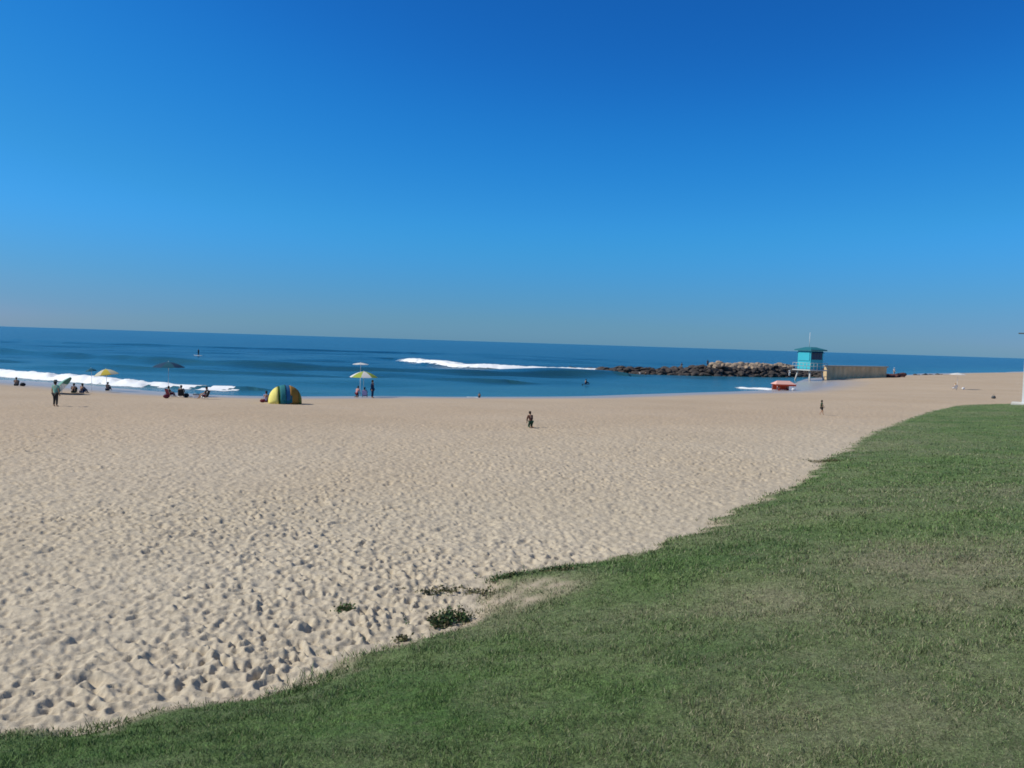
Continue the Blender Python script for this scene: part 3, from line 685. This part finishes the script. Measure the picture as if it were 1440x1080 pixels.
# lone figures on the sand
person('person in brown top and dark green trousers kneeling alone in the middle of the beach', 'kneel', at(746, 601), R(205), 1.3, 'brown_cloth', 'dark_green_cloth', sleeves=True)
person('slim child in dark green standing alone on the sand between tower and lawn', 'walk', at(1155, 583.5), R(80), 1.2, 'dark_green_cloth', 'charcoal_cloth', long=False)
p = at(668, 559)
towel('white towel near the waterline in the middle of the beach', off(p, -.3, 0), R(88), 'white_cloth', 1.3, .6)
person('person in black sitting beside the white towel near the waterline', 'sit', off(p, .5, 0), R(180), 1.1, 'black_cloth', 'black_cloth')

# surfers and swimmers
def surfboard(label, loc, rz, L=3.0, cloth='white_paint'):
    root = thing('surfboard', label, 'surfboard', loc, rz)
    bm = bmesh.new(); ball(bm, (0, 0, 0), 1, 3, (.36, L/2, .055))
    for v in bm.verts: v.co.z += .12*(v.co.y/(L/2))**4
    new('deck', bm, M[cloth], root, True)
    bm = bmesh.new(); box(bm, (0, L*.4, -.12), (.02, .2, .2), Euler((R(20), 0, 0))); new('fin', bm, M['black_cloth'], root); return root
q = at_z(279, 500, .1); q.z = float(sea_z(np.array([q.x]), np.array([q.y]))[0])+.08
surfboard('long pale paddle board carrying the standing paddler', q, R(70), 3.4)
pr = person('paddler in dark wetsuit standing on a board beyond the swell', 'paddle', q+Vector((0, 0, .04)), R(60), 1.85, 'black_cloth', 'black_cloth', sleeves=True)
pd = thing('paddle', 'thin dark paddle held upright by the standing paddler', 'paddle', q, R(60))
bm = bmesh.new(); tube(bm, (0, -.34, -.1), (0, -.34, 1.6), .018); new('shaft', bm, M['black_cloth'], pd, True)
bm = bmesh.new(); ball(bm, (0, -.34, -.2), .12, 2, (.8, .2, 1.8)); new('blade', bm, M['black_cloth'], pd, True)
q = at_z(824, 541, 0); q.z = .0
surfboard('navy bodyboard floating under the swimmer in front of the rocks', q+Vector((0, 0, .08)), R(80), 1.5, 'navy_cloth')
person('swimmer in dark wetsuit sitting on a board in front of the rocks', 'sit', q+Vector((0, 0, .1)), R(100), 1.7, 'black_cloth', 'navy_cloth', sleeves=True)

# ------------------------------------------------------------------ lifeguard tower
T_TURQ = mat('turquoise_paint', (.045, .44, .54), .55, .1, 6, .08, 2); T_BLUE = mat('blue_shutter_paint', (.01, .07, .16), .5, .1, 6, .08, 2)
T_ROOF = mat('teal_roof_paint', (.02, .16, .2), .6, .1, 5, .1, 2); T_GREY = mat('pale_grey_paint', (.5, .5, .47), .6, .2, 5, .1, 2); GLASS = mat('window_glass', (.008, .04, .10), .35, spec=.4)
def tower(loc, rz):
    root = thing('lifeguard_tower', 'turquoise lifeguard tower on stilts at the water end of the beach', 'lifeguard tower', loc, rz)
    S_, z0, z1 = 2.43, 1.6, 4.3
    h = S_/2
    for sx in (-1, 1):
        for sy in (-1, 1):
            bm = bmesh.new(); tube(bm, (sx*(h+.25), sy*(h+.25), -.5), (sx*h*.92, sy*h*.92, z0-.15), .11); new('leg', bm, T_GREY, root, True)
    bm = bmesh.new(); box(bm, (0, 0, z0-.08), (S_+1.0, S_+1.0, .16), bev=.02); new('deck', bm, T_GREY, root)
    bm = bmesh.new(); hw = z0+1.45
    box(bm, (0, 0, (z0+hw)/2), (S_, S_, hw-z0))                              # lower body
    for sx in (-1, 1):
        for sy in (-1, 1): box(bm, (sx*(h-.08), sy*(h-.08), (hw+z1)/2), (.16, .16, z1-hw-.004))   # corner posts
    box(bm, (0, 0, z1-.1), (S_-.01, S_-.01, .2)); new('cabin', bm, T_TURQ, root)
    root.scale = (1.28*loc.xy.length/at(1138, 545).xy.length,)*3
    for k in range(4):
        Rm = Matrix.Rotation(k*PI/2, 4, 'Z')
        fr = bmesh.new(); box(fr, (0, -h+.045, (hw+z1-.2)/2), (S_-.34, .05, z1-.2-hw-.01)); bmesh.ops.transform(fr, matrix=Rm, verts=fr.verts); wn = new('window', fr, GLASS, root)
        bm = bmesh.new()
        for xx in (-.55, 0, .55): box(bm, (xx, -h+.01, (hw+z1-.2)/2), (.05, .04, z1-.2-hw-.02))
        box(bm, (0, -h-.01, hw+.03), (S_-.3, .08, .06)); bmesh.ops.transform(bm, matrix=Rm, verts=bm.verts); new('frame', bm, T_BLUE, wn)
        bm = bmesh.new(); box(bm, (0, -h-.055, z1-.2-.62), (S_-.34, .05, 1.2)) if k == 0 else box(bm, (0, -h-.2, z1-.2), (S_-.3, .42, .04), Euler((R(24), 0, 0))); bmesh.ops.transform(bm, matrix=Rm, verts=bm.verts)
        new('shutter', bm, T_TURQ if k == 0 else T_BLUE, root)
    bm = bmesh.new(); hr = h+.38
    vs_ = [bm.verts.new((sx*hr, sy*hr, z1+.02)) for sx, sy in ((-1, -1), (1, -1), (1, 1), (-1, 1))]+[bm.verts.new((sx*hr, sy*hr, z1+.18)) for sx, sy in ((-1, -1), (1, -1), (1, 1), (-1, 1))]+[bm.verts.new((sx*.5, sy*.5, z1+.55)) for sx, sy in ((-1, -1), (1, -1), (1, 1), (-1, 1))]
    bm.faces.new(vs_[:4]); bm.faces.new(vs_[8:])
    for k in range(4):
        k2 = (k+1) % 4; bm.faces.new([vs_[k], vs_[k2], vs_[4+k2], vs_[4+k]]); bm.faces.new([vs_[4+k], vs_[4+k2], vs_[8+k2], vs_[8+k]])
    new('roof', bm, T_ROOF, root)
    bm = bmesh.new(); tube(bm, (-.3, 0, z1+.5), (-.3, 0, z1+2.7), .035, .02); new('antenna', bm, M['white_paint'], root, True)
    for k in range(4):
        Rm = Matrix.Rotation(k*PI/2, 4, 'Z'); bm = bmesh.new(); e = h+.46
        for xx in np.linspace(-e, e, 6)[:-1]: tube(bm, (xx, -e, z0), (xx, -e, z0+.95), .025, seg=6)
        for zz in (.5, .95): tube(bm, (-e, -e, z0+zz), (e, -e, z0+zz), .025, seg=6)
        bmesh.ops.transform(bm, matrix=Rm, verts=bm.verts); new('railing', bm, T_GREY, root, True)
tower(at(1138, 535), R(-64))

# red canopy by the tower
def canopy(loc, rz):
    root = thing('canopy', 'low red canopy with sunlight on its top coloured in as pale pink beside the lifeguard tower', 'canopy', loc, rz)
    for sx in (-1, 1):
        for sy in (-1, 1):
            bm = bmesh.new(); tube(bm, (sx*1.45, sy*1.0, -.3), (sx*1.4, sy*.95, 1.15), .03); new('pole', bm, M['steel'], root, True)
    bm = bmesh.new(); b4 = [bm.verts.new(v) for v in ((-1.75, -1.2, 1.05), (1.75, -1.2, 1.05), (1.75, 1.2, 1.05), (-1.75, 1.2, 1.05))]; r2 = [bm.verts.new(v) for v in ((-1.1, 0, 1.62), (1.1, 0, 1.62))]
    for f in ([b4[0], b4[1], r2[1], r2[0]], [b4[2], b4[3], r2[0], r2[1]], [b4[1], b4[2], r2[1]], [b4[3], b4[0], r2[0]]): bm.faces.new(f)
    r_ = bmesh.ops.extrude_face_region(bm, geom=list(bm.faces)); bmesh.ops.translate(bm, verts=[e for e in r_['geom'] if isinstance(e, bmesh.types.BMVert)], vec=(0, 0, .03)); new('roof', bm, F_RED_LIT, root)  # roof of the red canopy, its sunlit look painted in pale pink
    bm = bmesh.new(); box(bm, (0, -1.22, .93), (3.5, .03, .28)); new('valance', bm, F_RED, root)
    bm = bmesh.new(); box(bm, (0, 1.15, .55), (3.0, .03, 1.05)); new('back_wall', bm, F_RED, root)
p = at(1101, 549); canopy(p, R(4))
person('person in red sitting under the red canopy, left one', 'sit', off(p, -.7, -.2), R(160), 1.7, 'red_cloth', 'maroon_cloth')
person('person in maroon sitting under the red canopy, right one', 'sit', off(p, .6, -.3), R(200), 1.7, 'maroon_cloth', 'red_cloth')
bag('white bag on the sand right of the red canopy', at(1116, 549.5), .2, 'white_cloth', 1.1)

# ------------------------------------------------------------------ rock jetty, walls
m_rock = mat('dark_wet_rock', (.065, .056, .052), .85, .9, 1.2, .6, .25); m_rock2 = mat('sandstone', (.33, .26, .19), .9, .8, 1.5, .25, .5)
def rocks(name, pts, label, m, smin, smax, n_, spread, height, kind='stuff', seed=1, zb=-.6, zr=(.55, 1.)):
    rnd = random.Random(seed); bm = bmesh.new(); pts = [np.array(p_[:2]) for p_ in pts]; seg = [np.hypot(*(b_-a)) for a, b_ in zip(pts[:-1], pts[1:])]; tot = sum(seg)
    for k in range(n_):
        u = rnd.random()*tot; i = 0
        while i < len(seg)-1 and u > seg[i]: u -= seg[i]; i += 1
        f_ = u/seg[i]; c = pts[i]+(pts[i+1]-pts[i])*f_; g = (i+f_)/len(seg)
        s_ = rnd.uniform(smin, smax); hh = height(g); e = rnd.gauss(0, .45); x_ = c[0]+rnd.gauss(0, .3); y_ = c[1]+e*spread
        z_ = zb+max(0, (1-abs(e)*.9))*(hh-zb-s_*.5)*rnd.uniform(*zr)
        r_ = bmesh.ops.create_icosphere(bm, subdivisions=2, radius=s_); sx, sy, sz = rnd.uniform(.8, 1.5), rnd.uniform(.7, 1.2), rnd.uniform(.35, .7)
        rot = Euler((rnd.uniform(-.4, .4), rnd.uniform(-.4, .4), rnd.uniform(0, 6))).to_matrix(); pl = [(Vector((rnd.gauss(0, 1), rnd.gauss(0, 1), rnd.gauss(0, 1))).normalized(), rnd.uniform(.6, .85)) for _ in range(7)]
        for v in r_['verts']:
            c_ = v.co/s_
            for nn, dd in pl:
                q_ = c_.dot(nn)
                if q_ > dd: c_ = c_-nn*(q_-dd)
            v.co = rot @ Vector((c_.x*sx, c_.y*sy, c_.z*sz))*s_*(1+rnd.uniform(-.03, .03))+Vector((x_, y_, z_))
    o = new(name, bm, m); tag(o, label, 'rocks', kind=kind); return o
J = [at_z(a, b_) for a, b_ in [(800, 520.5), (860, 524), (920, 526), (1000, 529), (1060, 529.5), (1120, 529), (1170, 531)]]
rocks('rock_jetty', J, 'dark boulder jetty running out from the beach behind the lifeguard tower', m_rock, .5, 1.25, 1100, 5, lambda g: 1.0+1.7*min(1, g*2.2)-.35*math.sin(g*23), seed=4)
rocks('sandstone_blocks', [at_z(1002, 527.5), at_z(1040, 528), at_z(1106, 528)], 'pale sandstone blocks heaped on top of the dark jetty', m_rock2, .8, 1.5, 420, 4, lambda g: 3.7-.3*g, seed=9, zb=1.2, zr=(.8, 1.))
p = at_z(1297, 528.5, .4); rocks('shore_rocks', [at_z(1285, 529, .3), at_z(1322, 528, .3)], 'low dark rocks at the waterline right of the beige wall', m_rock, .5, 1.3, 40, 2, lambda g: 1.1, seed=12)
p = at_z(1256, 531, 1.0); rocks('shore_rocks', [at_z(1247, 531.5, .8), at_z(1268, 531, .8)], 'dark reddish rocks at the right end of the beige wall', mat('red_brown_rock', (.09, .04, .035), .85, .8, 1.5, .3, .7), .6, 1.2, 34, 1.6, lambda g: 2.0, seed=15, zb=.6)
def piled_wall(a, b_, hgt, label):
    a = Vector(a); b_ = Vector(b_); d = b_-a; L = Vector((d.x, d.y, 0)).length
    root = thing('sea_wall', label, 'wall', a, math.atan2(d.y, d.x))
    bm = bmesh.new(); n_ = int(L/.45)
    g = []
    for k in range(n_+1):
        yy = -.14 if (k//2) % 2 else .14; x_ = L*k/n_; g.append([bm.verts.new((x_, yy, -2)), bm.verts.new((x_, yy, hgt-.2)), bm.verts.new((x_, 1.1, hgt-.2)), bm.verts.new((x_, 1.1, -2))])
    for k in range(n_):
        for j in range(3): bm.faces.new([g[k][j], g[k+1][j], g[k+1][j+1], g[k][j+1]])
    bm.faces.new(g[0]); bm.faces.new(g[-1]); new('wall', bm, m_wall, root)
    bm = bmesh.new(); box(bm, (L/2, .45, hgt-.05), (L+.3, 1.5, .3), bev=.03); new('coping', bm, m_cop, root)
m_wall = mat('beige_concrete', (.66, .50, .30), .9, .7, 2, .4, .45); m_cop = mat('pale_concrete', (.42, .40, .34), .9, .4, 3, .15, 1)
a = at_z(1163, 530, 1.); b_ = at_z(1247, 530.5, 1.); piled_wall(a, b_, 2.7, 'beige corrugated sea wall with pale coping right of the lifeguard tower')

# people on the rocks
bpy.context.view_layer.update(); DG = bpy.context.evaluated_depsgraph_get()
def on_jetty(px, label, kind, top, bot, z_, rz=R(180), H=1.75):
    q_ = at_z(px, 527); hit, lc, *_r = scn.ray_cast(DG, Vector((q_.x, q_.y, 30)), Vector((0, 0, -1))); q_.z = lc.z-.03 if hit else z_; return person(label, kind, q_, rz, H, top, bot, sleeves=False)
on_jetty(908, 'person in black crouched on the rocks near the jetty tip', 'sit', 'black_cloth', 'black_cloth', 3.0)
on_jetty(900, 'person in white shirt sitting on the rocks near the jetty tip', 'sit', 'white_cloth', 'grey_cloth', 2.9)
on_jetty(958, 'person in grey standing midway along the dark jetty', 'stand', 'grey_cloth', 'tan_cloth', 2.5)
on_jetty(994.5, 'person in black standing left of the pale sandstone blocks', 'stand', 'black_cloth', 'black_cloth', 2.6)
person('person in white standing in front of the rocks left of the tower', 'stand', at_z(1110, 529, .9), R(180), 1.75, 'white_cloth', 'white_cloth')
q = at_z(1257, 531, .8); hit, lc, *_r = scn.ray_cast(DG, Vector((q.x, q.y, 30)), Vector((0, 0, -1))); q.z = lc.z-.03
person('person in white standing on the reddish rocks at the end of the beige wall', 'stand', q, R(180), 1.85, 'white_cloth', 'tan_cloth', hat='white_cloth')

# right side of the beach
p = at(1346, 548)
parasol('flat white parasol alone on the right side of the beach', off(p, .1, .3), 2.6, 2.8, [F_WHT], .28, (0, 0))
person('person in pale tan sitting under the flat white parasol', 'chair', off(p, -.4, 0), R(180), 1.75, 'tan_cloth', 'white_cloth', skin='skin_tan', hair='hair_blond')
chair('low white chair under the flat white parasol', off(p, -.4, 0), R(180), 'white_cloth')
bag('pale bag on the sand right of the flat white parasol', off(p, .85, -.3), .4, 'white_cloth')
bag('grey bag lying on the sand just beyond the lawn at the right', at(1397, 561), .2, 'grey_cloth', 1.)

# white hut at the right edge, standing on a concrete pad
def hut(loc):
    root = thing('white_hut', 'white walled hut on a concrete pad cut by the right edge', 'hut', loc, R(-33))
    m1 = mat('white_stucco', (.74, .76, .76), .8, .4, 4, .05, 1); m2 = mat('hut_concrete', (.50, .50, .46), .9, .4, 3, .12, 1)
    bm = bmesh.new(); box(bm, (2.9, 1.6, .02), (7.6, 4.6, .36), bev=.03); new('pad', bm, m2, root)
    bm = bmesh.new(); box(bm, (3.1, 1.7, 3.1), (6.2, 3.4, 5.8)); new('wall', bm, m1, root)
    bm = bmesh.new(); box(bm, (3.15, 1.7, 6.08), (6.5, 3.8, .16), bev=.02); new('roof', bm, m2, root)
    bm = bmesh.new(); box(bm, (3.0, -.02, 1.25), (1.0, .06, 2.1)); d_ = new('door', bm, T_BLUE, root)
    bm = bmesh.new(); ball(bm, (2.62, -.08, 1.2), .04); new('handle', bm, M['steel'], d_, True)
    bm = bmesh.new(); tube(bm, (.3, .3, 6.1), (.3, .3, 7.1), .04); tube(bm, (.3, .3, 7.1), (-.25, .1, 7.15), .03); new('lamp_arm', bm, M['steel'], root, True)
    bm = bmesh.new(); box(bm, (-.4, .05, 7.15), (.5, .3, .12), bev=.03); new('lamp_head', bm, M['grey_cloth'], root)
hut(at(1436.5, 570.5))

# ------------------------------------------------------------------ plants at the lawn edge
m_leaf = mat('dune_leaf', (.05, .10, .03), .6, .2, 10, .35, 6); m_leaf2 = mat('dune_leaf_dry', (.10, .11, .05), .7, .2, 10, .3, 6); m_straw = mat('dry_straw_leaf', (.22, .19, .10), .8); m_stem = mat('plant_stem', (.12, .09, .05), .8)
def plant(name, label, px, py, wx, wy, h_, n_, m, seed, cat='plant'):
    rnd = random.Random(seed); p = at(px, py); root = thing(name, label, cat, p, 0, 'plants at the lawn edge'); bm = bmesh.new(); bs = bmesh.new()
    subs = [(rnd.gauss(0, .5)*wx, rnd.gauss(0, .5)*wy, rnd.uniform(.25, .6)) for _ in range(7)]+[(rnd.gauss(0, .9)*wx, rnd.gauss(0, 1.)*wy, rnd.uniform(.12, .25)) for _ in range(5)]
    for k in range(n_):
        sx_, sy_, sr_ = subs[k % 7 if k % 4 else rnd.randrange(12)]; a = rnd.uniform(0, 2*PI); q_ = abs(rnd.gauss(0, .55)); cx, cy = sx_+math.cos(a)*q_*wx*sr_*1.4, sy_+math.sin(a)*q_*wy*sr_*1.4; top = h_*max(.2, 1-.5*q_)*rnd.uniform(.4, 1.2)*(.6+sr_)
        zz = float(ground_z(p.x+cx, p.y+cy))-p.z+float(fbm(np.array((p.x+cx)*.12), np.array((p.y+cy)*.2), 3, 9)-.5)*.22
        if k % 5 == 0: tube(bs, (cx*.7, cy*.7, zz-.02), (cx, cy, zz+top*.9), .004, .002, 5)
        for _ in range(5):
            c = Vector((cx+rnd.gauss(0, .03), cy+rnd.gauss(0, .03), zz+rnd.uniform(.02, 1)*top)); u = Vector((rnd.gauss(0, 1), rnd.gauss(0, 1), rnd.gauss(.4, .7))).normalized(); v_ = u.cross(Vector((rnd.gauss(0, 1), rnd.gauss(0, 1), rnd.gauss(0, 1)))).normalized(); L = rnd.uniform(.03, .07); W_ = L*.3
            bm.faces.new([bm.verts.new(c), bm.verts.new(c+u*L*.5+v_*W_), bm.verts.new(c+u*L), bm.verts.new(c+u*L*.5-v_*W_)]).material_index = 1 if rnd.random() < .22 else 0
    new('leaves', bm, [m, m_straw], root); new('stem', bs, m_stem, root)
plant('low_shrub', 'dark green leafy clump on bare sand at the lawn edge', 627, 875, .30, .26, .17, 240, m_leaf, 1)
plant('low_shrub', 'long low green strip of creeping plant where lawn meets sand', 735, 815, .62, .22, .10, 300, m_leaf, 2)
plant('low_shrub', 'small dark tuft alone on the footprinted sand left of the lawn', 484, 862, .10, .08, .09, 40, m_leaf, 3)
plant('low_shrub', 'tiny tuft at the sand border just below the leafy clump', 565, 898, .08, .06, .07, 25, m_leaf2, 4)
plant('low_shrub', 'sparse yellowing creeper above the leafy clump on the sand', 640, 836, .65, .15, .05, 110, m_leaf2, 5)
plant('low_shrub', 'brownish weed patch where the lawn edge bends up the slope', 1165, 650, .9, .3, .12, 160, m_leaf2, 6)

# render quality hints
scn.cycles.max_bounces = 5; scn.cycles.diffuse_bounces = 3; scn.cycles.glossy_bounces = 3
scn.cycles.filter_width = 1.7
